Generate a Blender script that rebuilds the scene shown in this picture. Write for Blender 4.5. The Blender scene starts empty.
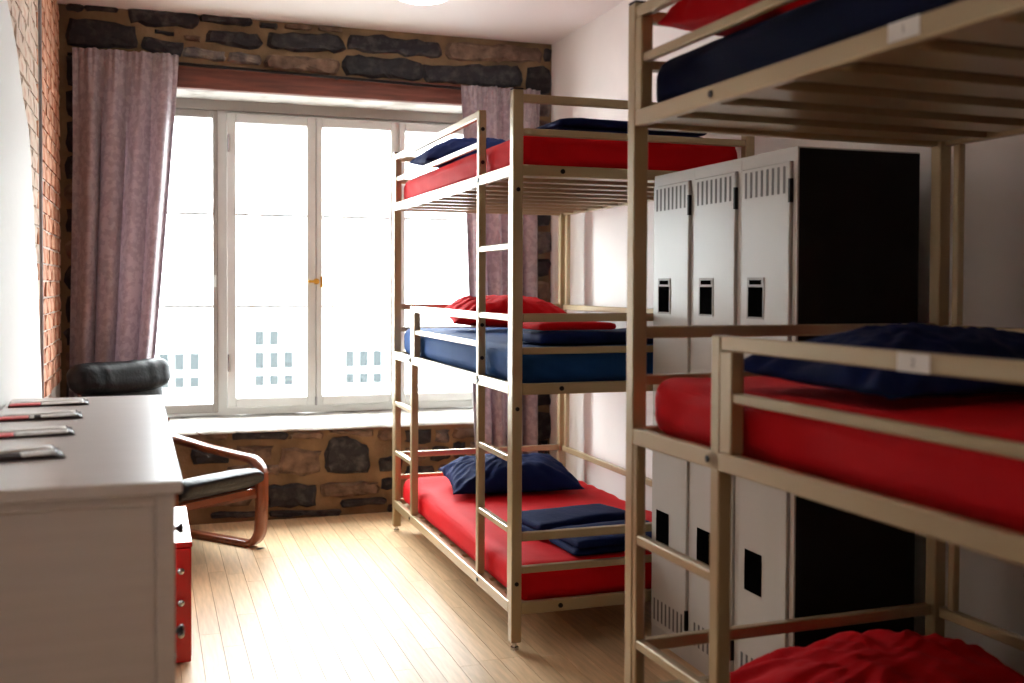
import bpy, bmesh, math, random
from mathutils import Vector, Matrix, noise
S = bpy.context.scene
COL = S.collection
R = math.radians
random.seed(7)

# ------------------------------------------------------------------ camera
CAM_H = 1.3159
YAW, PITCH, ROLL, FPX = R(18.8548), R(1.3223), R(0.2394), 1060.24
r0 = Vector((math.cos(YAW), -math.sin(YAW), 0)); f0 = Vector((math.sin(YAW), math.cos(YAW), 0)); ZU = Vector((0, 0, 1))
FW = f0*math.cos(PITCH) - ZU*math.sin(PITCH); U0 = f0*math.sin(PITCH) + ZU*math.cos(PITCH)
UP = U0*math.cos(ROLL) - r0*math.sin(ROLL); RT = r0*math.cos(ROLL) + U0*math.sin(ROLL)
cd = bpy.data.cameras.new('camera'); cam = bpy.data.objects.new('camera', cd); COL.objects.link(cam)
cam.matrix_world = Matrix(((RT.x, UP.x, -FW.x, 0), (RT.y, UP.y, -FW.y, 0), (RT.z, UP.z, -FW.z, CAM_H), (0, 0, 0, 1)))
cd.sensor_fit = 'HORIZONTAL'; cd.sensor_width = 36; cd.lens = FPX/1024*36; cd.shift_y = -31.47/1024
cd.clip_start = .05; cd.clip_end = 300
cd.dof.use_dof = True; cd.dof.focus_distance = 4.2; cd.dof.aperture_fstop = 2.6
S.camera = cam

# ------------------------------------------------------------------ light and exposure
w = bpy.data.worlds.new('sky'); S.world = w; w.use_nodes = True
bg = w.node_tree.nodes['Background']; bg.inputs[0].default_value = (.94, .98, 1, 1); bg.inputs[1].default_value = 9.0
pl = bpy.data.lights.new('window_portal', 'AREA'); pl.shape = 'RECTANGLE'; pl.size = 2.15; pl.size_y = 1.85
pl.cycles.is_portal = True
po = bpy.data.objects.new('window_portal', pl); COL.objects.link(po); po.location = (.92, 6.50, 1.45)
po.rotation_euler = (R(-90), 0, 0)
v = S.view_settings; v.view_transform = 'Standard'; v.look = 'None'; v.gamma = 1; v.use_curve_mapping = False; v.exposure = 1.72

# ------------------------------------------------------------------ helpers
def px_ray(x, y): return FW + RT*((x-512)/FPX) + UP*((341.5-31.47-y)/FPX)
def wall_pt(x, y, Y):
    d = px_ray(x, y); t = Y/d.y; return (d.x*t, CAM_H + d.z*t)     # survey of the window wall: (X, Z) on the plane at depth Y

MATS = {}
def mat(name, col, rough=.5, metal=0., var=0., vscale=8., bump=0., bscale=60., coat=0., sheen=0., rand=0., spec=.5, stretch=(1, 1, 1), emit=None, crough=.2, detail=4, col2=None, contrast=(.35, .65), trans=0.):
    m = bpy.data.materials.new(name); m.use_nodes = True; nt = m.node_tree; b = nt.nodes['Principled BSDF']
    b.inputs['Base Color'].default_value = (*col, 1); b.inputs['Roughness'].default_value = rough; b.inputs['Metallic'].default_value = metal
    b.inputs['Coat Weight'].default_value = coat; b.inputs['Coat Roughness'].default_value = crough
    b.inputs['Sheen Weight'].default_value = sheen; b.inputs['Specular IOR Level'].default_value = spec
    tc = None
    def coords():
        nonlocal tc
        if tc is None:
            t = nt.nodes.new('ShaderNodeTexCoord'); mp = nt.nodes.new('ShaderNodeMapping'); mp.inputs['Scale'].default_value = stretch
            nt.links.new(t.outputs['Object'], mp.inputs['Vector']); tc = mp
        return tc.outputs['Vector']
    last = None
    if var or col2:
        n = nt.nodes.new('ShaderNodeTexNoise'); n.inputs['Scale'].default_value = vscale; n.inputs['Detail'].default_value = detail
        nt.links.new(coords(), n.inputs['Vector'])
        cr = nt.nodes.new('ShaderNodeValToRGB'); cr.color_ramp.elements[0].position = contrast[0]; cr.color_ramp.elements[1].position = contrast[1]
        c2 = col2 or tuple(min(1, c*(1+var)) for c in col); c1 = col if col2 else tuple(c*(1-var) for c in col)
        cr.color_ramp.elements[0].color = (*c1, 1); cr.color_ramp.elements[1].color = (*c2, 1)
        nt.links.new(n.outputs['Fac'], cr.inputs['Fac']); last = cr.outputs['Color']
    if rand:
        oi = nt.nodes.new('ShaderNodeObjectInfo'); hs = nt.nodes.new('ShaderNodeHueSaturation')
        mr = nt.nodes.new('ShaderNodeMapRange'); mr.inputs['To Min'].default_value = 1-rand; mr.inputs['To Max'].default_value = 1+rand
        nt.links.new(oi.outputs['Random'], mr.inputs['Value']); nt.links.new(mr.outputs['Result'], hs.inputs['Value'])
        if last: nt.links.new(last, hs.inputs['Color'])
        else: hs.inputs['Color'].default_value = (*col, 1)
        last = hs.outputs['Color']
    if last: nt.links.new(last, b.inputs['Base Color'])
    if bump:
        n = nt.nodes.new('ShaderNodeTexNoise'); n.inputs['Scale'].default_value = bscale; n.inputs['Detail'].default_value = 5
        nt.links.new(coords(), n.inputs['Vector']); bp = nt.nodes.new('ShaderNodeBump'); bp.inputs['Strength'].default_value = bump; bp.inputs['Distance'].default_value = .01
        nt.links.new(n.outputs['Fac'], bp.inputs['Height']); nt.links.new(bp.outputs['Normal'], b.inputs['Normal'])
    if emit:
        b.inputs['Emission Color'].default_value = (*emit[0], 1); b.inputs['Emission Strength'].default_value = emit[1]
    if trans:
        tl = nt.nodes.new('ShaderNodeBsdfTranslucent'); mx = nt.nodes.new('ShaderNodeMixShader'); mx.inputs[0].default_value = trans
        if last: nt.links.new(last, tl.inputs['Color'])
        else: tl.inputs['Color'].default_value = (*col, 1)
        out = nt.nodes['Material Output']
        nt.links.new(b.outputs[0], mx.inputs[1]); nt.links.new(tl.outputs[0], mx.inputs[2]); nt.links.new(mx.outputs[0], out.inputs['Surface'])
    MATS[name] = m; return m
def srgb(r, g, b):
    f = lambda c: (c/255/12.92) if c/255 <= .04045 else ((c/255+.055)/1.055)**2.4
    return (f(r), f(g), f(b))

mat('plaster', srgb(236, 230, 226), .75, bump=.12, bscale=22, var=.03, vscale=2)
mat('ceiling', srgb(247, 242, 238), .8, bump=.05, bscale=18)
mat('plaster_left', srgb(238, 238, 236), .7, bump=.25, bscale=12)
mat('mortar', srgb(132, 108, 80), .95, bump=.7, bscale=35, var=.28, vscale=5)
mat('stone_black', srgb(30, 29, 35), .75, bump=1., bscale=28, col2=srgb(92, 86, 84), vscale=18, contrast=(.48, .85), rand=.25)
mat('stone_brown', srgb(84, 66, 54), .85, bump=.9, bscale=30, col2=srgb(142, 116, 96), vscale=16, contrast=(.35, .75), rand=.2)
mat('stone_grey', srgb(78, 72, 72), .85, bump=.9, bscale=30, col2=srgb(150, 136, 124), vscale=16, contrast=(.4, .75), rand=.2)
mat('brick', srgb(186, 112, 78), .9, bump=.5, bscale=40, col2=srgb(214, 168, 140), vscale=9, contrast=(.4, .62), rand=.12)
mat('brick_limewash', srgb(226, 208, 192), .9, bump=.5, bscale=40, col2=srgb(206, 160, 132), vscale=11, contrast=(.55, .7), rand=.06)
mat('broken_edge', srgb(150, 92, 60), .95, bump=.8, bscale=60, var=.3, vscale=20)
mat('brick_mortar', srgb(214, 204, 194), .95, bump=.5, bscale=50)
mat('floorboard', srgb(214, 180, 140), .45, var=.12, vscale=7, stretch=(9, .7, 1), rand=.12, bump=.03, bscale=40, coat=.06, crough=.25, spec=.28)
mat('bunk_paint', srgb(176, 156, 120), .36, metal=.35, bump=.015, bscale=200, coat=.45, crough=.22)
mat('bolt', srgb(24, 22, 22), .4, metal=.5)
mat('chrome', srgb(200, 200, 200), .2, metal=1)
mat('red_sheet', srgb(212, 10, 24), .75, bump=.35, bscale=7, var=.06, vscale=4, spec=.15)
mat('blue_sheet', srgb(22, 68, 128), .75, bump=.35, bscale=7, var=.08, vscale=4, spec=.15)
mat('navy_sheet', srgb(6, 14, 46), .8, bump=.2, bscale=9, var=.08, vscale=4, spec=.1)
mat('navy_cloth', srgb(14, 30, 78), .8, bump=.3, bscale=30, var=.12, vscale=6, spec=.12)
mat('red_cloth', srgb(208, 8, 22), .8, bump=.3, bscale=30, spec=.12)
mat('locker_grey', srgb(190, 186, 180), .38, bump=.01, bscale=90)
mat('locker_black', srgb(18, 14, 14), .7, spec=.2)
mat('slot_grey', srgb(104, 100, 98), .7)
mat('cup_black', srgb(8, 8, 8), .9, spec=0.)
mat('window_paint', srgb(208, 208, 204), .5, var=.04, vscale=4)
mat('window_grey', srgb(150, 143, 136), .5)
mat('sill_paint', srgb(204, 202, 196), .85, bump=.6, bscale=14, col2=srgb(146, 138, 128), vscale=7, contrast=(.52, .75), spec=.2)
mat('lintel_wood', srgb(112, 62, 48), .6, var=.3, vscale=5, stretch=(1, 8, 12), bump=.2, bscale=20)
mat('brass', srgb(206, 150, 62), .3, metal=1)
mat('rod_black', srgb(26, 24, 26), .4, metal=.6)
mat('pipe_grey', srgb(150, 146, 146), .5)
mat('dresser', srgb(240, 236, 235), .36, var=.02, vscale=5, stretch=(1, 12, 12), coat=.2)
mat('knob_black', srgb(70, 66, 68), .2, metal=1)
mat('red_lacquer', srgb(198, 22, 24), .16, coat=.5)
mat('leather', srgb(13, 17, 22), .46, spec=.28, bump=.25, bscale=50)
mat('bentwood', srgb(126, 62, 32), .3, var=.2, vscale=5, stretch=(4, 1, 4), coat=.4)
mat('leaf_print', srgb(232, 228, 224), .45, col2=srgb(128, 120, 116), vscale=14, contrast=(.58, .74))
mat('leaf_red', srgb(232, 84, 90), .45)
mat('leaf_dark', srgb(58, 46, 48), .5)
mat('paper_white', srgb(236, 234, 230), .5)
mat('ink', srgb(120, 118, 124), .6)
mat('porcelain', srgb(232, 232, 230), .2, coat=.5)
mat('lamp_glass', srgb(250, 246, 238), .4, emit=((1, .95, .90), 6.0))
mat('lamp_fill', srgb(250, 246, 238), .4, emit=((1, .60, .40), 5.2))  # warm glow of the added fill lamp
mat('facade', srgb(208, 210, 210), .9)
mat('facade_pane', srgb(44, 48, 49), .9, spec=.1)
mat('asphalt', srgb(120, 120, 120), .9)
# curtain: satin with a woven floral figure
m = mat('curtain', srgb(174, 158, 164), .4, col2=srgb(192, 177, 182), vscale=30, contrast=(.46, .54), sheen=.2, detail=2, trans=.3)
# clear thin window glass
g = bpy.data.materials.new('glass'); g.use_nodes = True; nt = g.node_tree
for n in list(nt.nodes):
    if n.type == 'BSDF_PRINCIPLED': nt.nodes.remove(n)
tr = nt.nodes.new('ShaderNodeBsdfTransparent'); gl = nt.nodes.new('ShaderNodeBsdfGlossy'); gl.inputs['Roughness'].default_value = .03
tr.inputs[0].default_value = (.97, .985, .98, 1); mx = nt.nodes.new('ShaderNodeMixShader'); mx.inputs[0].default_value = .05
nt.links.new(tr.outputs[0], mx.inputs[1]); nt.links.new(gl.outputs[0], mx.inputs[2]); nt.links.new(mx.outputs[0], nt.nodes['Material Output'].inputs['Surface'])
MATS['glass'] = g

def box(bm, x0, x1, y0, y1, z0, z1, bev=0.):
    vs = [bm.verts.new((x, y, z)) for x in (x0, x1) for y in (y0, y1) for z in (z0, z1)]
    fs = [bm.faces.new([vs[i] for i in q]) for q in ((0, 1, 3, 2), (4, 6, 7, 5), (0, 4, 5, 1), (2, 3, 7, 6), (0, 2, 6, 4), (1, 5, 7, 3))]
    if bev:
        es = list({e for f in fs for e in f.edges}); bmesh.ops.bevel(bm, geom=es, offset=bev, segments=1, affect='EDGES', profile=.5)
def cyl(bm, p, axis, r, h, n=10, r2=None):
    a = Vector(axis).normalized(); q = a.to_track_quat('Z', 'Y').to_matrix(); p = Vector(p); r2 = r if r2 is None else r2
    A = [bm.verts.new(p + q @ Vector((r*math.cos(2*math.pi*i/n), r*math.sin(2*math.pi*i/n), 0))) for i in range(n)]
    B = [bm.verts.new(p + q @ Vector((r2*math.cos(2*math.pi*i/n), r2*math.sin(2*math.pi*i/n), h))) for i in range(n)]
    for i in range(n): bm.faces.new((A[i], A[(i+1) % n], B[(i+1) % n], B[i]))
    bm.faces.new(A[::-1]); bm.faces.new(B)
def lathe(bm, prof, n=24, org=(0, 0, 0)):
    rings = []
    for r, z in prof:
        rings.append([bm.verts.new((org[0]+r*math.cos(2*math.pi*i/n), org[1]+r*math.sin(2*math.pi*i/n), org[2]+z)) for i in range(n)])
    for a, b in zip(rings, rings[1:]):
        for i in range(n): bm.faces.new((a[i], a[(i+1) % n], b[(i+1) % n], b[i]))
    bm.faces.new(rings[0][::-1]); bm.faces.new(rings[-1])
def sweep(bm, path, wdt, thk, side=Vector((0, 1, 0))):
    # rectangular bar of width wdt along side, thickness thk, following path
    n = len(path); rings = []
    for i, p in enumerate(path):
        p = Vector(p); t = (Vector(path[min(i+1, n-1)])-Vector(path[max(i-1, 0)])).normalized(); nn = side.cross(t).normalized()
        rings.append([bm.verts.new(p + side*(a*wdt/2) + nn*(b*thk/2)) for a, b in ((-1, -1), (1, -1), (1, 1), (-1, 1))])
    for a, b in zip(rings, rings[1:]):
        for i in range(4): bm.faces.new((a[i], a[(i+1) % 4], b[(i+1) % 4], b[i]))
    bm.faces.new(rings[0][::-1]); bm.faces.new(rings[-1])
def obj(name, bm, material, parent=None, smooth=False, loc=None):
    me = bpy.data.meshes.new(name)
    if isinstance(bm, bpy.types.Mesh): me = bm
    else:
        bmesh.ops.recalc_face_normals(bm, faces=bm.faces[:]); bm.to_mesh(me); bm.free()
        if smooth:
            for p in me.polygons: p.use_smooth = True
        me.materials.append(MATS[material])
    o = bpy.data.objects.new(name, me); COL.objects.link(o)
    if parent is not None: o.parent = parent
    if loc is not None: o.location = loc
    return o
def tag(o, label, cat, group=None, kind=None):
    if label: o['label'] = label
    if cat: o['category'] = cat
    if group: o['group'] = group
    if kind: o['kind'] = kind
    return o
def empty(name, label, cat, loc=(0, 0, 0), rz=0, group=None):
    o = bpy.data.objects.new(name, None); COL.objects.link(o); o.location = loc; o.rotation_euler = (0, 0, rz); o.empty_display_size = .1
    return tag(o, label, cat, group)
def bxo(name, dims, material, parent=None, bev=0.):
    bm = bmesh.new(); box(bm, *dims, bev=bev); return obj(name, bm, material, parent)
def struct(o): o['kind'] = 'structure'; return o

# ------------------------------------------------------------------ the room
XL, XR, YB, YF, ZC = -.437, 2.305, -2.2, 6.03, 2.775
# floor: slab plus single boards
floor = struct(bxo('floor', (XL-.2, XR+.3, YB-.2, YF+.5, -.12, -.014), 'floorboard'))
bxo('subfloor_strip', (XL, XR, YB, 1.6, -.014, -.001), 'floorboard', floor)
PW = .076; lens = (.62, .84, 1.05, 1.3); PM = {}
for L_ in lens:
    bm = bmesh.new(); box(bm, -PW/2+.0008, PW/2-.0008, 0, L_-.0012, -.0139, 0)
    o = None; me = bpy.data.meshes.new('floorboard'); bmesh.ops.recalc_face_normals(bm, faces=bm.faces[:]); bm.to_mesh(me); bm.free(); me.materials.append(MATS['floorboard']); PM[L_] = me
nrow = int((XR-XL)/PW)+1
rr = random.Random(3)
for i in range(nrow):
    y = 1.602 + rr.random()*.0
    first = True
    x = XL + PW*(i+.5)
    if x+PW/2 > XR+.02: continue
    while y < YF-.02:
        L_ = rr.choice(lens)
        if first: L_ = lens[i*7 % 4]; first = False
        s = 1.
        if y+L_ > YF-.3: s = (YF-.004-y)/L_
        o = bpy.data.objects.new('floorboard', PM[L_]); COL.objects.link(o); o.parent = floor; o.location = (x, y, 0); o.scale = (1, s, 1)
        y += L_*s
        if s != 1.: break
struct(bxo('ceiling', (XL-.3, XR+.3, YB-.3, YF+.6, ZC, ZC+.25), 'ceiling'))
struct(bxo('wall_right', (XR, XR+.25, YB-.2, YF+.6, -.1, ZC), 'plaster'))
struct(bxo('wall_back', (XL-.2, XR+.2, YB-.25, YB, -.1, ZC), 'plaster'))
# baseboard along the right wall
bxo('baseboard_right', (XR-.018, XR-.001, YB+.01, YF-.06, .001, .09), 'plaster', None, .004)['kind'] = 'structure'
# left wall: mortar bed with single bricks, plaster coat with a ragged edge in front of it
wl = struct(bxo('wall_left', (XL-.3, XL-.012, YB-.2, YF+.4, -.1, ZC), 'brick_mortar'))
edge = [(-.0, 4.82), (.5, 4.74), (.87, 4.664), (1.25, 4.571), (1.63, 4.377), (1.87, 4.226), (1.98, 4.021), (2.11, 3.838), (2.175, 3.692), (2.26, 3.42), (2.40, 2.9), (2.55, 2.2), (2.66, 1.4), (2.77, .6)]
def edge_y(z):
    for (z0, y0), (z1, y1) in zip(edge, edge[1:]):
        if z0 <= z <= z1: return y0+(y1-y0)*(z-z0)/(z1-z0)
    return edge[-1][1]
BH, BL, GAP = .064, .205, .011
BM_ = []
for k in range(5):
    bm = bmesh.new(); box(bm, -.03, 0, -BL/2, BL/2, -BH/2, BH/2)
    bmesh.ops.subdivide_edges(bm, edges=bm.edges[:], cuts=1, use_grid_fill=True)
    for v_ in bm.verts: v_.co += Vector((random.uniform(-.004, .003), random.uniform(-.005, .005), random.uniform(-.004, .004)))
    me = bpy.data.meshes.new('brick'); bmesh.ops.recalc_face_normals(bm, faces=bm.faces[:]); bm.to_mesh(me); bm.free(); me.materials.append(MATS['brick']); BM_.append(me)
BW_ = []
for me in BM_:
    m2 = me.copy(); m2.materials.clear(); m2.materials.append(MATS['brick_limewash']); BW_.append(m2)
z = .84; row = 0; k_ = 0
while z < ZC-.02:
    y = YF-.01-BL/2 - (BL/2 if row % 2 else 0)
    if row % 2:
        o = bpy.data.objects.new('brick', BM_[row % 5]); COL.objects.link(o); o.parent = wl; o.location = (XL-.005, YF-.055, z); o.scale = (1, .44, 1)
    while y-BL/2 > max(3.45, edge_y(min(z, 2.7))-.12):
        o = bpy.data.objects.new('brick', random.choice(BM_)); COL.objects.link(o); o.parent = wl; o.location = (XL-.005+random.uniform(-.002, .003), y, z)
        if y < 4.86: o.data = BW_[k_ % 5]
        k_ += 1
        y -= BL+GAP
    z += BH+GAP; row += 1
bm = bmesh.new(); prof = [(YB, -.05)]
zz = -.05; ed = []
while zz < ZC-.01:
    ed.append((edge_y(max(0, zz))+.03*noise.noise(Vector((zz*9, 1.3, 0)))+.015*noise.noise(Vector((zz*30, 4, 0))), zz)); zz += .03
prof += ed + [(YB, ZC-.01)]
A = [bm.verts.new((XL+.022, y, z)) for y, z in prof]; B = [bm.verts.new((XL-.011, y, z)) for y, z in prof]
bm.faces.new(A); bm.faces.new(B[::-1])
for i in range(len(A)): j = (i+1) % len(A); bm.faces.new((A[i], B[i], B[j], A[j]))
obj('plaster_coat', bm, 'plaster_left', wl)
bm = bmesh.new(); E2 = []
for y, z in ed:
    wd = .06+.05*abs(noise.noise(Vector((z*14, 7, 0)))); E2.append([bm.verts.new(c) for c in ((XL+.021, y-.004, z), (XL+.012, y+wd, z), (XL-.011, y+wd*1.1, z), (XL-.011, y-.004, z))])
for a, b in zip(E2, E2[1:]):
    for i in range(4): bm.faces.new((a[i], a[(i+1) % 4], b[(i+1) % 4], b[i]))
bm.faces.new(E2[0][::-1]); bm.faces.new(E2[-1])
obj('broken_plaster_edge', bm, 'broken_edge', wl)
bm = bmesh.new(); cyl(bm, (XL+.008, 4.83, .001), (0, 0, 1), .007, ZC-.004, 10)
tag(obj('conduit_pipe', bm, 'pipe_grey', None, True), 'thin grey conduit running up the brick side wall', 'pipe')

# window wall: mortar mass around the opening, single stones on its face
OX0, OX1, OZ0, OZ1, YW = -.16, 1.99, .515, 2.38, 6.36
bm = bmesh.new()
box(bm, XL-.05, OX0, YF, YF+.5, -.1, ZC); box(bm, OX1, XR+.05, YF, YF+.5, -.1, ZC)
box(bm, OX0, OX1, YF, YF+.5, -.1, OZ0-.02); box(bm, OX0, OX1, YF, YF+.5, OZ1+.002, ZC)
wf = struct(obj('wall_far', bm, 'mortar'))
# rough whitewashed sill, rising to the back
bm = bmesh.new(); NX, NY = 60, 7; gv = []
for i in range(NX+1):
    rowv = []
    for j in range(NY+1):
        x = OX0+.001+(OX1-OX0-.002)*i/NX; t = j/NY; y = YF-.026+.421*t
        zt = OZ0+.038*t+.006*noise.noise(Vector((x*5, y*7, 0)))-.012*(1-t)**4+.004*noise.noise(Vector((x*23, y*23, 5)))
        if j == 0: y += .016*noise.noise(Vector((x*8, 3, 0))); zt -= .010*abs(noise.noise(Vector((x*11, 9, 0))))
        rowv.append(bm.verts.new((x, y, zt)))
    gv.append(rowv)
for i in range(NX):
    for j in range(NY): bm.faces.new((gv[i][j], gv[i+1][j], gv[i+1][j+1], gv[i][j+1]))
bv = [[bm.verts.new((gv[i][j].co.x, gv[i][j].co.y, OZ0-.020)) for j in (0, NY)] for i in range(NX+1)]
for i in range(NX): bm.faces.new((gv[i][0], bv[i][0], bv[i+1][0], gv[i+1][0])); bm.faces.new((bv[i][0], bv[i][1], bv[i+1][1], bv[i+1][0]))
obj('window_sill', bm, 'sill_paint', wf, True)
# reveals and soffit, pale plaster
bxo('reveal', (OX0, OX0+.015, YF+.004, YW, OZ0+.02, OZ1), 'sill_paint', wf); bxo('reveal', (OX1-.015, OX1, YF+.004, YW, OZ0+.02, OZ1), 'sill_paint', wf)
bxo('soffit', (OX0, OX1, YF+.03, YW+.02, OZ1-.003, OZ1+.001), 'sill_paint', wf)
bm = bmesh.new(); box(bm, OX0-.12, OX1+.12, YF-.022, YF+.03, OZ1-.004, OZ1+.112, bev=.004)
obj('lintel_beam', bm, 'lintel_wood', wf)
# stones: corners read off the face of the wall (left, right, top-left, top-right, bottom-left, bottom-right)
def stone(xl, xr, ytl, ytr, ybl, ybr, kind, seed, plane=YF, pts=None):
    rs = random.Random(seed)
    cs = pts or [(xl, ytl), (xr, ytr), (xr, ybr), (xl, ybl)]
    P = [Vector(wall_pt(x, y, plane)) for x, y in cs]
    out = []
    for i in range(len(P)):
        a, b = P[i], P[(i+1) % len(P)]; n = max(3, int((b-a).length/.045))
        for k in range(n): out.append(a.lerp(b, k/n))
    c = sum(out, Vector((0, 0)))/len(out)
    w_ = max(p.x for p in out)-min(p.x for p in out); h_ = max(p.y for p in out)-min(p.y for p in out)
    j = min(.010, .10*h_)
    out = [p + Vector((rs.uniform(-j, j), rs.uniform(-j, j))) for p in out]
    o2 = []
    for p in out:
        q = p-c; a_ = abs(q.x)/(w_/2+1e-6); b_ = abs(q.y)/(h_/2+1e-6); k_ = 1.04-.17*max(0, min(a_, b_)-.55)/.45*min(1, h_/w_*3+.3)
        nz = noise.noise(Vector((p.x*9, p.y*9, seed*.37)))
        o2.append(c+Vector((q.x*(1+(k_-1)*.6), q.y*k_))*(1+.07*nz))
    out = o2
    d = rs.uniform(.018, .032)
    bm = bmesh.new(); n = len(out); ins = min(.022, .25*h_)
    def ring(f, y):
        r_ = []
        for p in out:
            q = p-c; L_ = q.length or 1; r_.append(bm.verts.new((c.x+q.x*(1-f/L_), plane+y+(rs.uniform(-.004, .004) if y < 0 else 0), c.y+q.y*(1-f/L_))))
        return r_
    r1, r2, r3 = ring(0, .01), ring(.002, -d*.45), ring(ins, -d)
    ctr = bm.verts.new((c.x, plane-d*1.05, c.y))
    for a, b in ((r1, r2), (r2, r3)):
        for i in range(n): bm.faces.new((a[i], a[(i+1) % n], b[(i+1) % n], b[i]))
    for i in range(n): bm.faces.new((r3[i], r3[(i+1) % n], ctr))
    return obj('stone', bm, {'k': 'stone_black', 'b': 'stone_brown', 'g': 'stone_grey'}[kind], wf)
ST = [(66, 83, 1, 1, 12, 12, 'k'), (85, 118, 1, 4, 11, 13, 'k'), (127, 197, 5, 14, 23, 29, 'k'), (201, 252, 15, 19, 22, 27, 'k'), (259, 277, 22, 24, 28, 30, 'k'), (284, 311, 24, 26, 29, 31, 'b'),
      (66, 137, 17, 27, 47, 49, 'k'), (154, 175, 29, 33, 33, 37, 'k'), (143, 183, 37, 43, 50, 57, 'k'), (184, 226, 47, 52, 57, 62, 'g'), (184, 200, 35, 37, 40, 42, 'b'), (207, 260, 30, 35, 42, 50, 'k'),
      (268, 343, 33, 36, 49, 53, 'k'), (228, 261, 52, 55, 62, 66, 'g'), (265, 340, 55, 60, 68, 75, 'b'), (348, 440, 33, 43, 49, 60, 'k'), (446, 541, 42, 49, 60, 62, 'b'), (342, 421, 54, 62, 76, 82, 'k'),
      (424, 522, 66, 66, 82, 88, 'k'), (526, 551, 67, 68, 93, 94, 'k'), (543, 551, 49, 50, 61, 62, 'k'), (318, 342, 27, 29, 31, 32, 'b'),
      (188, 227, 433, 433, 440, 440, 'b'), (233, 287, 432, 432, 439, 439, 'k'), (290, 323, 432, 432, 439, 439, 'b'), (330, 373, 430, 430, 432, 437, 'b'), (378, 398, 430, 429, 440, 439, 'b'),
      (280, 320, 447, 451, 474, 474, 'b'), (192, 231, 447, 450, 464, 465, 'k'), (226, 262, 466, 464, 478, 476, 'b'), (265, 279, 465, 464, 476, 475, 'b'), (266, 316, 485, 484, 508, 506, 'k'), (322, 378, 484, 481, 498, 492, 'b'),
      (379, 402, 458, 455, 471, 470, 'k'), (381, 400, 479, 477, 489, 488, 'k'), (341, 386, 500, 497, 507, 503, 'k'), (268, 340, 511, 510, 517, 515, 'k'), (212, 255, 512, 511, 518, 517, 'k'), (388, 402, 504, 503, 512, 511, 'k'),
      (196, 250, 488, 487, 506, 506, 'b'), (236, 272, 446, 446, 458, 460, 'b')]
for i, s in enumerate(ST): stone(*s, seed=i)
stone(0, 0, 0, 0, 0, 0, 'k', 77, pts=[(327, 439), (347, 437), (360, 443), (370, 448), (370, 473), (350, 474), (327, 474), (324, 455)])
rs = random.Random(5)
for (x0, x1, ya, yb) in ((404, 450, 429, 512), (452, 500, 428, 510), (502, 549, 422, 508)):        # behind the far bunk
    y = ya
    while y < yb-6:
        h = rs.uniform(11, 22); xm = rs.uniform(x0+14, x1-12)
        stone(x0+1, xm-2, y, y, y+h-4, y+h-4, rs.choice('kbk'), int(y*7+x0)); stone(xm+2, x1-1, y, y-.5, y+h-4, y+h-5, rs.choice('kbg'), int(y*9+x1)); y += h
y = 98
while y < 415:                                                                                     # pier right of the opening
    h = rs.uniform(18, 34); stone(524, 550, y, y+1, y+h-4, y+h-4, rs.choice('kbkg'), int(y*3)); y += h
y = 56
while y < 500:                                                                                     # pier left of the opening
    h = rs.uniform(20, 38); stone(66, 108, y, y+1, y+h-4, y+h-4, rs.choice('kkb'), int(y*5)); y += h

# window: outer frame, four sashes with three panes each
win = bpy.data.objects.new('window_1', None); COL.objects.link(win); win.location = (0, 0, 0); struct(win)
bm = bmesh.new()
box(bm, OX0+.015, OX1-.015, YW-.02, YW+.07, 2.318, OZ1-.004); obj('frame_head', bm, 'window_grey', win)
bm = bmesh.new()
box(bm, OX0+.015, OX1-.015, YW, YW+.06, .556, .60)
for a, b in ((OX0+.015, -.10), (.365, .425), (.915, .958), (1.402, 1.455), (1.915, OX1-.015)): box(bm, a, b, YW, YW+.06, .60, 2.318)
box(bm, OX0+.015, OX1-.015, YW+.002, YW+.06, 2.285, 2.318)
obj('frame', bm, 'window_paint', win)
def sash(x0, x1, z0, z1, st, rail, material, yo, top=None):
    bm = bmesh.new(); y0, y1 = YW+yo, YW+yo+.045; top = top or rail
    box(bm, x0, x0+st, y0, y1, z0, z1, .004); box(bm, x1-st, x1, y0, y1, z0, z1, .004)
    box(bm, x0+st, x1-st, y0, y1, z0, z0+rail, .004); box(bm, x0+st, x1-st, y0, y1, z1-top, z1, .004)
    s = obj('sash', bm, material, win)
    gx0, gx1, g0, g1 = x0+st, x1-st, z0+rail, z1-top; zm = [1.187, 1.722]
    for zc in zm: bxo('glazing_bar', (gx0, gx1, y0+.012, y1-.008, zc-.006, zc+.006), 'window_grey', s)
    zs = [g0]+zm+[g1]
    for a, b in zip(zs, zs[1:]): bxo('pane', (gx0-.003, gx1+.003, y0+.02, y0+.024, a+.005, b-.005), 'glass', s)
    return s
s1 = sash(-.105, .372, .572, 2.318, .028, .052, 'window_grey', -.012, .045)
s2 = sash(.422, .932, .598, 2.306, .052, .055, 'window_paint', -.022)
s3 = sash(.936, 1.42, .598, 2.306, .036, .055, 'window_paint', -.022)
s4 = sash(1.440, 1.935, .598, 2.306, .036, .055, 'window_paint', -.022)
bm = bmesh.new(); cyl(bm, (.934, YW-.024, 1.335), (0, -1, 0), .018, .014, 12); box(bm, .885, .945, YW-.046, YW-.034, 1.327, 1.343, .003); box(bm, .958, .975, YW-.034, YW-.02, 1.30, 1.365, .003)
obj('window_handle', bm, 'brass', s2)
bxo('latch', (.352, .363, YW-.022, YW-.0121, 1.30, 1.37), 'window_paint', s1, .002)
for zc in (.86, 2.13):
    bm = bmesh.new(); cyl(bm, (.432, YW-.027, zc-.05), (0, 0, 1), .008, .10, 8); obj('hinge', bm, 'chrome', s2)
for xx, ss in ((.934, s2), (1.43, s4)):
    bm = bmesh.new(); cyl(bm, (xx, YW-.026, .60), (0, 0, 1), .007, .05, 8); obj('hinge', bm, 'pipe_grey', ss)

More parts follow.
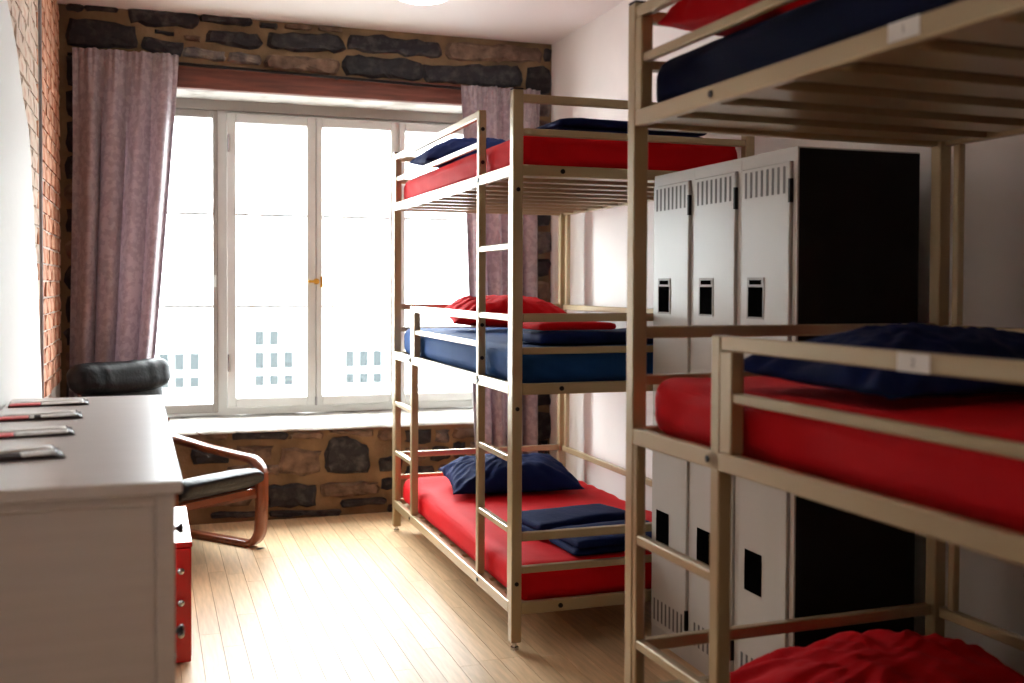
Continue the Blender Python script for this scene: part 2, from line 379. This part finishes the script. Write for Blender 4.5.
# outdoors: pale facade across the street
fac = empty('building', 'pale house front with small-paned windows seen through the window', 'building', (3, 28, -9))
def inb(bm):
    for v_ in bm.verts: v_.co -= Vector((3, 28, -9))
    return bm
wx = []
for x0 in (.20-2.3, .20, 2.545, 4.89, 7.2):
    wx.append(x0)
bm = bmesh.new(); box(bm, -14, 20, 28, 34, -9, 5.5); obj('wall', inb(bm), 'facade', fac)
bm = bmesh.new(); box(bm, -14.2, 20.2, 27.8, 34.2, 5.5, 5.8); obj('cornice', inb(bm), 'facade', fac)
for i, x0 in enumerate(wx[1:4]):
    bm = bmesh.new(); X0, X1, Z0, Z1 = x0-.07, x0+1.09, -1.42, .26
    box(bm, X0-.06, X1+.06, 27.93, 28.0, Z0-.1, Z0)
    wo = obj('window', inb(bm), 'facade', fac)
    bm = bmesh.new(); box(bm, X0-.06, X1+.06, 27.95, 28.0, Z1, Z1+.08); obj('window_head', inb(bm), 'facade', wo)
    for c in range(3):
        for r_, (a, b) in enumerate(((-1.31, -1.02), (-.87, -.42), (-.27, .13))):
            if r_ == 2 and (c == 2 or i != 1): continue
            bm = bmesh.new(); box(bm, x0+c*.37, x0+c*.37+.25, 27.985, 28.0, a, b); obj('pane', inb(bm), 'facade_pane', wo)
struct(bxo('ground', (-40, 40, 7.5, 60, -9.2, -9), 'asphalt'))

# ceiling lamp
def ceiling_lamp(loc, label, glow='lamp_glass'):
    t = empty('ceiling_lamp', label, 'lamp', loc)
    bm = bmesh.new(); lathe(bm, [(.165, -.001), (.165, -.022), (.15, -.026)], 32); obj('base', bm, 'window_paint', t, True)
    bm = bmesh.new(); lathe(bm, [(.15, -.024), (.147, -.045), (.12, -.072), (.07, -.088), (.01, -.092)], 32); obj('diffuser', bm, glow, t, True)
ceiling_lamp((1.25, 5.02, ZC), 'round white ceiling lamp near the window wall')
ceiling_lamp((.62, .15, ZC), 'round white fill lamp added unseen above the near end of the room', 'lamp_fill')  # out of view, added as warm fill for the camera-facing sides

# ------------------------------------------------------------------ bunks
BW, BL_ = .985, 1.98
P = .039
TZ = [(.128, .172), (.9226, .9634), (1.709, 1.749)]
def make_bunk(name, label, loc, rz):
    t = empty(name, label, 'bunk bed', loc, rz, 'triple bunk beds')
    def bar(n, x0, x1, y0, y1, z0, z1, m='bunk_paint', par=t): return bxo(n, (x0, x1, y0, y1, z0, z1), m, par, .003)
    for x in (0, BW-P):
        for y in (0, BL_-P):
            p = bar('post', x, x+P, y, y+P, .028, 2.015)
            bxo('cap', (x+.001, x+P-.001, y+.001, y+P-.001, 2.0151, 2.020), 'bolt', p)
            bm = bmesh.new(); cyl(bm, (x+P/2, y+P/2, 0), (0, 0, 1), .015, .010, 12); cyl(bm, (x+P/2, y+P/2, .010), (0, 0, 1), .008, .020, 10); obj('levelling_foot', bm, 'chrome', p)
    ladder = .415
    for k, (z0, z1) in enumerate(TZ):
        bar('side_rail', .0, .026, P, BL_-P, z0, z1); bar('side_rail', BW-.026, BW, P, BL_-P, z0, z1)
        for y in (0.002, BL_-.028):
            e = bar('end_rail', P, BW-P, y, y+.026, z0, z1)
            bar('end_rail', P, BW-P, y, y+.026, z1+.105, z1+.130)
            bar('end_rail', P, BW-P, y, y+.026, z1+.222, z1+.252)
        bar('guard_rail', BW-.026, BW, P, BL_-P, z1+.218, z1+.248)
        for s in range(10):
            yc = .115+s*(BL_-.23)/9
            bm = bmesh.new(); box(bm, .027, BW-.027, yc-.078, yc+.078, z0+.012, z0+.020); box(bm, .027, BW-.027, yc-.078, yc-.064, z0+.002, z0+.012)
            obj('slat', bm, 'bunk_paint', t)
        bm = bmesh.new(); cyl(bm, (.19, .0021, (z0+z1)/2), (0, -1, 0), .009, .004, 12); obj('bolt', bm, 'bolt', t)
        bm = bmesh.new(); cyl(bm, (P/2, 0, z1+.07 if k == 0 else z1-.09), (0, -1, 0), .008, .003, 12); obj('bolt', bm, 'bolt', t)
        for yb in (.36, BL_-.46):
            bm = bmesh.new(); cyl(bm, (0, yb+.06, (z0+z1)/2), (-1, 0, 0), .008, .003, 12); obj('bolt', bm, 'bolt', t)
    z1, z2, z3 = (b for a, b in TZ)
    # aisle side: ladder to the top bunk at the near end, to the middle bunk at the far end
    ns, fs = ladder, BL_-ladder-.03
    st = bar('ladder_stile', .0, .03, ns, ns+.03, z1, 2.005)
    for zb in (1.93, 1.80, 1.16, 1.03):
        bm = bmesh.new(); cyl(bm, (.015, ns, zb), (0, -1, 0), .008, .003, 12); obj('bolt', bm, 'bolt', st)
    for za, zb in ((z1, TZ[1][0]), (z2, TZ[2][0])): bar('ladder_stile', .002, .026, P, P+.02, za, zb)
    bar('ladder_stile', .0, .034, fs, fs+.036, z1, 1.2115)
    bar('ladder_stile', .002, .026, BL_-P-.02, BL_-P, z1, TZ[1][0])
    for zt in (.70, .44, 1.2115, 1.47): bar('rung', .002, .026, P+.02 if zt != 1.2115 and zt < 1.6 else P, ns, zt-.024, zt)
    for zt in (.70, .44): bar('rung', .002, .026, fs+.036, BL_-P-.02, zt-.024, zt)
    # guards
    bar('guard_rail', .002, .026, ns+.03, BL_-P, 1.975, 2.005); bar('guard_rail', .004, .024, ns+.03, BL_-P-.034, 1.862, 1.884); bar('guard_upright', .0, .032, BL_-P-.034, BL_-P, z3, 1.975)
    bar('guard_rail', .002, .026, ns+.03, fs, 1.1795, 1.2115); bar('guard_rail', .004, .024, ns+.03, fs-.046, 1.072, 1.094); bar('guard_upright', .0, .032, fs-.046, fs, z2, 1.1795)
    for za, zb in ((z1+.248, TZ[1][0]), (z2+.248, TZ[2][0])): bar('upright', BW-.024, BW-.002, BL_-P-.055, BL_-P-.03, za, zb)
    return t
FBX, FBY = 1.2244, 3.579
make_bunk('bunk_bed', 'beige metal triple bunk bed standing by the window', (FBX, FBY, 0), 0)
TH = R(1.34)
NBX, NBY = 1.132 + BL_*math.sin(TH), 2.4269 - BL_*math.cos(TH)
make_bunk('bunk_bed', 'beige metal triple bunk bed nearest the viewer, in front of the lockers', (NBX, NBY, 0), TH)
def near_pt(x, y, z): return (NBX+x*math.cos(TH)-y*math.sin(TH), NBY+x*math.sin(TH)+y*math.cos(TH), z)
# paper number tags on the near bunk
def paper_tag(y, z, txt, label):
    t = empty('paper_tag', label, 'label', near_pt(-.0006, y, z), TH, 'paper tags')
    bm = bmesh.new(); box(bm, -.0006, .0003, -.037, .037, -.0155, .0155); obj('paper', bm, 'paper_white', t)
    cu = bpy.data.curves.new('digit', 'FONT'); cu.body = txt; cu.size = .020; cu.align_x = 'CENTER'; cu.align_y = 'CENTER'; cu.extrude = .0001
    o = bpy.data.objects.new('digit', cu); COL.objects.link(o)
    dg = bpy.context.evaluated_depsgraph_get(); me = bpy.data.meshes.new_from_object(o.evaluated_get(dg)); bpy.data.objects.remove(o)
    me.materials.clear(); me.materials.append(MATS['ink']); d = bpy.data.objects.new('digit', me); COL.objects.link(d); d.parent = t
    d.location = (-.0009, 0, 0); d.rotation_euler = (R(90), 0, R(-90))
paper_tag(1.428-NBY, 1.733, '1', 'small white paper tag on the upper rail of the near bunk')
paper_tag(1.396-NBY, 1.195, '2', 'small white paper tag on the middle guard rail of the near bunk')

# ------------------------------------------------------------------ bedding
def soft_box(w_, d_, h_, r_, cuts=18, amp=.006, freq=4., seed=0, sag=None):
    bm = bmesh.new(); bmesh.ops.create_cube(bm, size=2); bmesh.ops.subdivide_edges(bm, edges=bm.edges[:], cuts=cuts, use_grid_fill=True)
    H = Vector((w_/2, d_/2, h_/2)); In = Vector((max(H.x-r_, .001), max(H.y-r_, .001), max(H.z-r_, .001)))
    for v_ in bm.verts:
        p = Vector([math.copysign(abs(c)**.62 if k < 2 else abs(c), c)*H[k] for k, c in enumerate(v_.co)])
        q = Vector([max(-In[k], min(In[k], p[k])) for k in range(3)]); d = p-q
        if d.length > 1e-6: p = q + d.normalized()*r_
        n = noise.noise(p*freq+Vector((seed, seed*2, 0)))*amp + noise.noise(p*freq*3+Vector((seed, 0, 4)))*amp*.4
        p.z += n*(1 if p.z > 0 else .2); p.x += n*.6; p.y += noise.noise(p*freq+Vector((9, seed, 1)))*amp*.6
        v_.co = p
    return bm
def mattress(frame_pt, rz, k, material, label):
    z = TZ[k][0]+.023
    bm = soft_box(BW-.075, BL_-.075, .143, .05, 46, .004, 3.5, k+1)
    for v_ in bm.verts:                                   # drawn-in folds towards the wall side
        if v_.co.z > .05:
            f = max(0, v_.co.x/.45); v_.co.z += .010*f*(noise.noise(Vector((v_.co.x*4+v_.co.y*7, v_.co.y*11-v_.co.x*9, k)))+.5*math.sin(v_.co.y*38+v_.co.x*26+3*noise.noise(v_.co*5)))
        elif abs(v_.co.z) < .05: q = v_.co; n_ = .006*noise.noise(Vector((q.x*3+q.y*3, (q.x-q.y)*9+q.z*20, k+3))); v_.co.x += n_; v_.co.y += n_
        v_.co.z += .0715
    o = obj('mattress', bm, material, None, True); x, y = frame_pt(BW/2+.004, BL_/2); o.location = (x, y, z); o.rotation_euler.z = rz
    return tag(o, label, 'mattress', 'fitted-sheet mattresses')
far_f = lambda x, y: (FBX+x, FBY+y)
near_f = lambda x, y: near_pt(x, y, 0)[:2]
mattress(far_f, 0, 2, 'red_sheet', 'red sheeted mattress on the top tier of the bunk by the window')
mattress(far_f, 0, 1, 'blue_sheet', 'blue sheeted mattress on the middle tier of the bunk by the window')
mattress(far_f, 0, 0, 'red_sheet', 'red sheeted mattress on the lowest tier of the bunk by the window')
mattress(near_f, TH, 2, 'navy_sheet', 'navy sheeted mattress on the top tier of the nearest bunk')
mattress(near_f, TH, 1, 'red_sheet', 'red sheeted mattress on the middle tier of the nearest bunk')
mattress(near_f, TH, 0, 'navy_sheet', 'navy sheeted mattress on the lowest tier of the nearest bunk')
MT = [a+.023+.143+.005 for a, b in TZ]      # mattress tops
def pillow(w_, d_, h_, seed, material, loc, rot, label):
    bm = bmesh.new(); N = 56; G = {}
    for s in (1, -1):
        for i in range(N+1):
            for j in range(N+1):
                u, v_ = 2*i/N-1, 2*j/N-1
                if s == -1 and (i in (0, N) or j in (0, N)): G[s, i, j] = G[1, i, j]; continue
                e = max(0, 1-abs(u)**2.4)**.6*max(0, 1-abs(v_)**2.4)**.6
                x = w_/2*u*(1-.07*(1-v_*v_)*abs(u)**3); y = d_/2*v_*(1-.09*(1-u*u)*abs(v_)**3)
                ang = math.atan2(v_, u); rad = math.hypot(u, v_); q = Vector((x*7, y*7, seed*3.1)); cr = max(0, abs(u)+abs(v_)-1.0)
                wr = noise.noise(q)*.014 + .011*math.sin((abs(u)-abs(v_))*17+seed)*min(1, cr*1.6) + .011*noise.noise(Vector((x*22+y*8, y*7, seed))) + .008*abs(noise.noise(Vector((x*12-y*16, y*14, seed+5)))) + .012*noise.noise(Vector((math.cos(ang)*6, math.sin(ang)*6+rad*.8, seed)))*min(1, rad*1.2)
                z = s*(h_/2)*e*(1 if s > 0 else .25) + wr*(e**.5+.25)*(1 if s > 0 else .15)
                G[s, i, j] = bm.verts.new((x, y, z))
    for s in (1, -1):
        for i in range(N):
            for j in range(N):
                q = [G[s, i, j], G[s, i+1, j], G[s, i+1, j+1], G[s, i, j+1]]
                q = list(dict.fromkeys(q))
                if len(q) > 2:
                    try: bm.faces.new(q)
                    except ValueError: pass
    o = obj('pillow', bm, material, None, True); o.rotation_euler = rot
    rm = o.rotation_euler.to_matrix(); lo = min((rm @ v_.co).z for v_ in o.data.vertices); o.location = (loc[0], loc[1], loc[2]+.006-lo)
    return tag(o, label, 'pillow', 'bed pillows')
pillow(.66, .46, .25, 1, 'navy_cloth', (1.575, 5.10, MT[2]), (R(4), 0, R(-3)), 'navy pillow on the red top-tier mattress by the window')
pillow(.66, .46, .24, 2, 'red_cloth', (1.735, 5.14, MT[1]), (R(6), R(2), R(-5)), 'red pillow on the blue middle-tier mattress by the window')
pillow(.66, .47, .24, 3, 'navy_cloth', (1.71, 5.03, MT[0]), (R(5), 0, R(-6)), 'navy pillow on the lowest red mattress by the window')
pillow(.62, .42, .32, 4, 'red_cloth', (1.49, 2.165, MT[2]), (R(8), R(-2), R(2)), 'red pillow on the navy top-tier mattress of the nearest bunk')
pillow(.72, .52, .20, 5, 'navy_cloth', (1.585, 1.86, MT[1]), (R(2), 0, R(5)), 'navy pillow on the red middle-tier mattress of the nearest bunk')
pillow(.72, .52, .22, 6, 'red_cloth', (1.68, 2.06, MT[0]), (R(4), 0, R(4)), 'red pillow on the lowest mattress of the nearest bunk')
def folded(w_, d_, h_, layers, seed, material, loc, rz, label, name='folded_blanket', cat='blanket'):
    bm = bmesh.new(); rs = random.Random(seed); hl = h_/layers
    for k in range(layers):
        b = soft_box(w_-rs.uniform(0, .02), d_-rs.uniform(0, .025), hl*1.04, hl*.46, 9, .007, 6, seed+k)
        for v_ in b.verts:
            v_.co += Vector((rs.uniform(-.001, .001), 0, hl*(k+.5))); v_.co.x += .004*(k % 2); v_.co.y -= .006*(k % 2)
            v_.co.z *= 1-.14*max(0, abs(v_.co.x)/(w_/2)-.55)
        me = bpy.data.meshes.new('tmp'); b.to_mesh(me); b.free(); bm.from_mesh(me); bpy.data.meshes.remove(me)
    o = obj(name, bm, material, None, True); o.location = loc; o.rotation_euler.z = rz
    return tag(o, label, cat, 'folded blankets and towels')
folded(.66, .42, .075, 2, 1, 'navy_cloth', (1.79, 3.99, MT[2]+.006), R(3), 'navy folded blanket on the red top-tier mattress by the window')
folded(.68, .38, .046, 1, 2, 'navy_cloth', (1.70, 3.87, MT[1]), R(2), 'navy folded blanket on the blue middle-tier mattress by the window')
folded(.34, .20, .028, 1, 3, 'red_cloth', (1.535, 3.82, MT[1]+.054), R(5), 'red folded pillowcase lying on the navy folded blanket', 'folded_pillowcase', 'pillowcase')
folded(.46, .26, .072, 2, 4, 'navy_cloth', (1.67, 4.10, MT[0]), R(9), 'navy folded blanket on the lowest red mattress, nearer the pillow', 'folded_blanket', 'blanket')
folded(.46, .27, .062, 2, 5, 'navy_cloth', (1.72, 3.80, MT[0]), R(4), 'navy folded blanket on the lowest red mattress, nearer the ladder end', 'folded_blanket', 'blanket')

# ------------------------------------------------------------------ lockers
LX, LY, LZ, LW, LD = 1.776, 2.646, 1.719, .3067, .43
def locker(i, label):
    t = empty('locker', label, 'locker', (LX, LY+i*LW, 0), 0, 'steel lockers')
    bxo('body', (.006, LD, .001, LW-.001, 0, LZ), 'locker_black', t)
    bm = bmesh.new(); f = .022
    box(bm, 0, .006, .0005, f, 0, LZ); box(bm, 0, .006, LW-f*.5, LW-.0005, 0, LZ); box(bm, 0, .006, f, LW-f*.5, LZ-.035, LZ); box(bm, 0, .006, f, LW-f*.5, .845, .872); box(bm, 0, .006, f, LW-f*.5, 0, .06)
    obj('front_frame', bm, 'locker_grey', t)
    bxo('top_panel', (0, LD, .0005, LW-.0005, LZ, LZ+.004), 'locker_grey', t)
    for (z0, z1, up) in ((.874, LZ-.037, True), (.062, .843, False)):
        y0, y1 = f+.003, LW-f*.5-.003
        d = bxo('door', (-.010, .004, y0, y1, z0, z1), 'locker_grey', t, .003)
        bm = bmesh.new()
        for s in range(8):
            yc = y0+.028+s*(y1-y0-.056)/7; za = z1-.092 if up else z0+.02
            box(bm, -.0108, -.0095, yc-.006, yc+.006, za, za+.080)
        obj('vent_slots', bm, 'slot_grey', d)
        zc = 1.28 if up else .43; ya, yb = y1-.138, y1-.042
        bm = bmesh.new(); box(bm, -.0125, -.0095, ya, yb, zc+.034, zc+.064, .001); box(bm, -.0125, -.0095, ya, ya+.006, zc-.064, zc+.034); box(bm, -.0125, -.0095, yb-.006, yb, zc-.064, zc+.034); box(bm, -.0125, -.0095, ya+.006, yb-.006, zc-.064, zc-.058)
        obj('handle_plate', bm, 'window_grey' if up else 'cup_black', d)
        bxo('handle_cup', (-.0115, -.0096, ya+.006, yb-.006, zc-.058, zc+.034), 'cup_black', d)
        bxo('number_slot', (-.0132, -.0124, ya+.014, yb-.014, zc+.042, zc+.056), 'cup_black', d)
        bxo('hinge', (-.013, .0, y0-.004, y0+.004, z1-.12 if up else z0+.05, z1-.05 if up else z0+.12), 'rod_black', d)
    return t
locker(0, 'grey steel locker nearest the viewer, with black side, behind the near bunk')
locker(1, 'grey steel locker in the middle of the three')
locker(2, 'grey steel locker farthest from the viewer, beside the far bunk')

# ------------------------------------------------------------------ curtains
def curtain(top, bot, z1, z0, folds, seed, yc, label):
    bm = bmesh.new(); NU, NV = 150, 46; G_ = []
    for j in range(NV+1):
        t = j/NV; z = z1+(z0-z1)*t; xa = top[0]+(bot[0]-top[0])*t**1.15; xb = top[1]+(bot[1]-top[1])*(t**1.15); row_ = []
        for i in range(NU+1):
            u = i/NU; ph = u*folds*2*math.pi+1.1*noise.noise(Vector((u*4, seed, t*.7)))
            big = .040*math.sin(ph)*(.35+.65*min(1, t*5)) + .011*math.sin(ph*1.7+seed+t*.8)*min(1, t*4)
            small = .007*math.sin(u*folds*3.7*2*math.pi+seed)*max(0, 1-t*5)
            rip = .005*noise.noise(Vector((u*9, t*5, seed)))
            row_.append(bm.verts.new((xa+(xb-xa)*u+.008*math.cos(ph)*min(1, t*4), yc+big+small+rip, z+(.008*noise.noise(Vector((u*22, seed, 0))) if j == 0 else 0))))
        G_.append(row_)
    for j in range(NV):
        for i in range(NU): bm.faces.new((G_[j][i], G_[j][i+1], G_[j+1][i+1], G_[j+1][i]))
    o = obj('curtain', bm, 'curtain', None, True); md = o.modifiers.new('thickness', 'SOLIDIFY'); md.thickness = .0025
    return tag(o, label, 'curtain', 'window curtains')
curtain((-.375, .150), (-.415, -.015), 2.535, .40, 4.3, 2.0, 5.93, 'mauve satin curtain at the left of the window, behind the armchair')
curtain((1.705, 2.20), (1.80, 2.21), 2.475, .28, 4.4, 5.0, 5.93, 'mauve satin curtain at the right of the window, behind the far bunk')
t = empty('curtain_rod', 'thin black curtain rod below the stones above the window', 'curtain rod', (0, 0, 0))
bm = bmesh.new(); cyl(bm, (-.40, 5.965, 2.506), (1, 0, -.0205), .0085, 2.66, 10); obj('rod', bm, 'rod_black', t, True)
for x in (-.39, 1.0, 2.24):
    bm = bmesh.new(); box(bm, x-.008, x+.008, 5.965, 6.03, 2.506-.0205*(x+.4)-.006, 2.506-.0205*(x+.4)+.006); obj('bracket', bm, 'rod_black', t)

# ------------------------------------------------------------------ chest of drawers
DX0, DX1, DY0, DY1, DT = -.385, .042, 2.015, 3.57, .96
t = empty('chest_of_drawers', 'long pale wooden chest of drawers along the left wall', 'dresser', (DX0, DY0, 0), R(.7))
def dbox(n, x0, x1, y0, y1, z0, z1, m='dresser', par=t, bev=.003): return bxo(n, (x0-DX0, x1-DX0, y0-DY0, y1-DY0, z0, z1), m, par, bev)
dbox('top', DX0, DX1+.012, DY0-.015, DY1+.015, DT-.024, DT)
for y0, y1, yp in ((DY0, DY0+.026, DY0+.009), (DY1-.026, DY1, DY1-.017)):
    sp = dbox('side_panel', DX0+.053, DX1-.033, yp, yp+.008, .12, DT-.026)
    dbox('leg', DX1-.034, DX1, y0, y1+.02 if y0 == DY0 else y1, 0, DT-.0245); dbox('leg', DX0, DX0+.052, y0, y1, 0, DT-.0245)
    dbox('side_rail', DX0+.052, DX1-.034, y0, y1, DT-.045, DT-.0245); dbox('side_rail', DX0+.052, DX1-.034, y0, y1, .07, .125)
dbox('back_panel', DX0+.002, DX0+.012, DY0+.027, DY1-.027, .07, DT-.026)
dbox('bottom_panel', DX0+.014, DX1-.02, DY0+.027, DY1-.027, .075, .09)
dbox('front_rail', DX1-.03, DX1-.004, DY0+.048, DY1-.027, .072, .112); ym = (DY0+DY1)/2+.01
dbox('front_stile', DX1-.03, DX1-.004, ym-.015, ym+.015, .112, DT-.026)
hz = (DT-.028-.114)/4
for c, (ya, yb) in enumerate(((DY0+.05, ym-.017), (ym+.017, DY1-.029))):
    for r_ in range(4):
        z0 = .114+r_*hz; d = dbox('drawer', DX1-.026, DX1-.003, ya, yb, z0+.003, z0+hz-.003)
        for yk in (ya+.13, yb-.13):
            bm = bmesh.new(); lathe(bm, [(.011, 0), (.005, .004), (.005, .012), (.010, .016), (.012, .020), (.010, .024), (.003, .026)], 14)
            bmesh.ops.rotate(bm, verts=bm.verts[:], cent=(0, 0, 0), matrix=Matrix.Rotation(R(90), 3, 'Y'))
            bmesh.ops.translate(bm, verts=bm.verts[:], vec=(DX1-.0032-DX0, yk-DY0, z0+hz*.5)); obj('knob', bm, 'knob_black', d, True)
# red lacquered low cabinet beyond it
t = empty('red_cabinet', 'low glossy red cabinet standing behind the chest of drawers', 'cabinet', (-.35, 3.81, 0))
bxo('body', (.002, .483, .018, .62, .02, .405), 'red_lacquer', t, .003); bxo('top', (0, .486, 0, .625, .4055, .425), 'red_lacquer', t, .003)
d = bxo('door', (.004, .481, .002, .0175, .006, .402), 'red_lacquer', t, .003)
for zz in (.11, .22, .33):
    bm = bmesh.new(); lathe(bm, [(.007, 0), (.006, .012), (.013, .02), (.011, .027), (.003, .029)], 14)
    bmesh.ops.rotate(bm, verts=bm.verts[:], cent=(0, 0, 0), matrix=Matrix.Rotation(R(90), 3, 'X')); bmesh.ops.translate(bm, verts=bm.verts[:], vec=(.447, .0021, zz)); obj('knob', bm, 'chrome', d, True)
bxo('plinth', (.02, .465, .03, .60, 0, .0195), 'red_lacquer', t)

# leaflets
LBL = ['printed leaflet on the dresser, farthest from the viewer', 'printed leaflet on the dresser, second from the far end', 'printed leaflet on the dresser, second nearest the viewer', 'printed leaflet on the dresser, nearest the viewer']
for i, (x, y, a, l1) in enumerate(((-.285, 3.40, 4, .0045), (-.285, 3.07, 5, .006), (-.285, 2.735, 7, .0045), (-.285, 2.385, 10, .007))):
    t = empty('leaflet', LBL[i], 'leaflet', (x, y, DT+.0008), R(a), 'leaflets on the dresser')
    def sheet(n, xa, xb, ya, yb, lift0, lift1, m_, th=.0012):
        bm = bmesh.new(); N = 10; top_, bot_ = [], []
        for k in range(N+1):
            u = k/N; xx = xa+(xb-xa)*u; zz = lift0+(lift1-lift0)*math.sin(u*math.pi*.5)**1.5*(1 if lift1 >= lift0 else 1)
            top_.append([bm.verts.new((xx, yy, zz+th)) for yy in (ya, yb)]); bot_.append([bm.verts.new((xx, yy, zz)) for yy in (ya, yb)])
        for k in range(N):
            bm.faces.new((top_[k][0], top_[k+1][0], top_[k+1][1], top_[k][1])); bm.faces.new((bot_[k][0], bot_[k][1], bot_[k+1][1], bot_[k+1][0]))
            for s in (0, 1): bm.faces.new((top_[k][s], bot_[k][s], bot_[k+1][s], top_[k+1][s]))
        for k in (0, N): bm.faces.new((top_[k][0], top_[k][1], bot_[k][1], bot_[k][0]))
        return obj(n, bm, m_, t, True)
    sheet('back_page', -.105, .11, -.075, .075, 0, .0006, 'leaf_dark')
    sheet('front_page', -.105, .10, -.073, .073, .0022, l1, 'leaf_dark', .001)
    sheet('print', -.103, .096, .005, .070, .0036, l1+.0011, 'leaf_print', .0006)
    sheet('band', -.103, -.02, -.070, .004, .0036, .0036+(l1-.0022)*.24, 'leaf_red', .0006)
    sheet('panel', -.018, .096, -.070, .004, .0036+(l1-.0022)*.26, l1+.0011, 'leaf_print', .0006)
# ------------------------------------------------------------------ armchair
CA = R(-90+40)
fwd = Vector((math.cos(CA), math.sin(CA), 0)); side = Vector((-fwd.y, fwd.x, 0))        # side points to the viewer's right
foot = Vector((.525, 5.37, 0)); org = foot - fwd*.36 - side*.285
t = empty('armchair', 'black leather armchair with bent brown wood frame under the window', 'armchair', org, CA)
def arc(cx, cz, r_, a0, a1, n=7): return [(cx+r_*math.cos(R(a0+(a1-a0)*i/n)), cz+r_*math.sin(R(a0+(a1-a0)*i/n))) for i in range(n+1)]
side_path = [(-.33, .0125), (-.1, .0125), (.15, .0125)] + arc(.25, .1125, .10, -90, -8) + [(.357, .22)] + [(.358, .33)] + arc(.268, .355, .09, 0, 84) + [(.15, .454), (-.05, .474), (-.25, .50), (-.32, .51)]
for s in (-1, 1):
    y = s*.285
    bm = bmesh.new(); sweep(bm, [(x, y, z) for x, z in side_path], .06, .03); obj('arm_frame', bm, 'bentwood', t, True)
    bm = bmesh.new(); sweep(bm, [(.345, y*.93, .29), (.1, y*.93, .225), (-.16, y*.93, .165), (-.26, y*.93, .15)], .022, .062); obj('seat_rail', bm, 'bentwood', t, True)
    bm = bmesh.new(); sweep(bm, [(-.16, y*.80, .20), (-.22, y*.80, .36), (-.29, y*.80, .56), (-.33, y*.80, .72), (-.35, y*.80, .86)], .035, .022); obj('back_upright', bm, 'bentwood', t, True)
    bm = bmesh.new(); sweep(bm, [(-.31, y*.97, .014), (-.325, y*.97, .2), (-.33, y*.97, .50)], .03, .022); obj('rear_strut', bm, 'bentwood', t, True)
for (x, z, n) in ((.335, .29, 'cross_bar'), (-.20, .19, 'cross_bar'), (-.30, .60, 'back_bar'), (-.34, .84, 'back_bar'), (-.325, .06, 'cross_bar')):
    bm = bmesh.new(); sweep(bm, [(x, -.27, z), (x, 0, z), (x, .27, z)], .03, .018, Vector((0, 0, 1))); obj(n, bm, 'bentwood', t)
bm = bmesh.new(); box(bm, .335, .362, .262, .308, -.0005, .0004); obj('glide', bm, 'bolt', t)
def cushion(path, wdt, thk, name, tuft=0.):
    bm = bmesh.new(); n = len(path); M = 18; rings = []
    # resample
    pts = []
    for i in range(n-1):
        for k in range(5): pts.append(Vector(path[i]).lerp(Vector(path[i+1]), k/5))
    pts.append(Vector(path[-1])); n = len(pts)
    for i, p in enumerate(pts):
        tn = (pts[min(i+1, n-1)]-pts[max(i-1, 0)]).normalized(); nn = Vector((-tn.y, tn.x)); e = min(1, min(i, n-1-i)/3+.25); e = math.sin(e*math.pi/2)
        ring = []
        for k in range(2*M):
            a = 2*math.pi*k/(2*M); c, s_ = math.cos(a), math.sin(a)
            yy = wdt/2*math.copysign(abs(c)**.35, c); h = thk/2*math.copysign(abs(s_)**.6, s_)*e
            h += tuft*math.sin(yy*70+2*noise.noise(Vector((yy*6, i*.3, 0))))*(1 if s_ > 0 else 0)*e*abs(s_)+ .004*noise.noise(Vector((yy*12, i*.5, 2)))
            ring.append(bm.verts.new((p.x+nn.x*h, yy, p.y+nn.y*h)))
        rings.append(ring)
    for a, b in zip(rings, rings[1:]):
        for k in range(2*M): bm.faces.new((a[k], a[(k+1) % (2*M)], b[(k+1) % (2*M)], b[k]))
    bm.faces.new(rings[0][::-1]); bm.faces.new(rings[-1]); return obj(name, bm, 'leather', t, True)
cushion([(-.19, .245), (-.05, .272), (.12, .312), (.28, .355), (.375, .372), (.40, .355)], .51, .10, 'seat_cushion')
cushion([(-.345, .84), (-.30, .66), (-.245, .48), (-.19, .34), (-.16, .28)], .48, .085, 'back_cushion')
hb = soft_box(.13, .60, .165, .062, 24, .003, 5, 3)
for v_ in hb.verts:
    p = v_.co; f = .0045*math.sin(p.y*88+1.5*noise.noise(Vector((p.y*5, p.z*9, 0)))+p.z*9)*max(0, 1-abs(p.y)/.29); e = 1-.16*(abs(p.y)/.275)**4
    p.x = p.x*e + f*(1 if p.x > 0 else .3); p.z = p.z*e + f*.5 + .012*(p.y/.275)**2
hb.transform(Matrix.Translation((-.30, -.025, .845)) @ Matrix.Rotation(R(-14), 4, 'Y'))
obj('head_cushion', hb, 'leather', t, True)
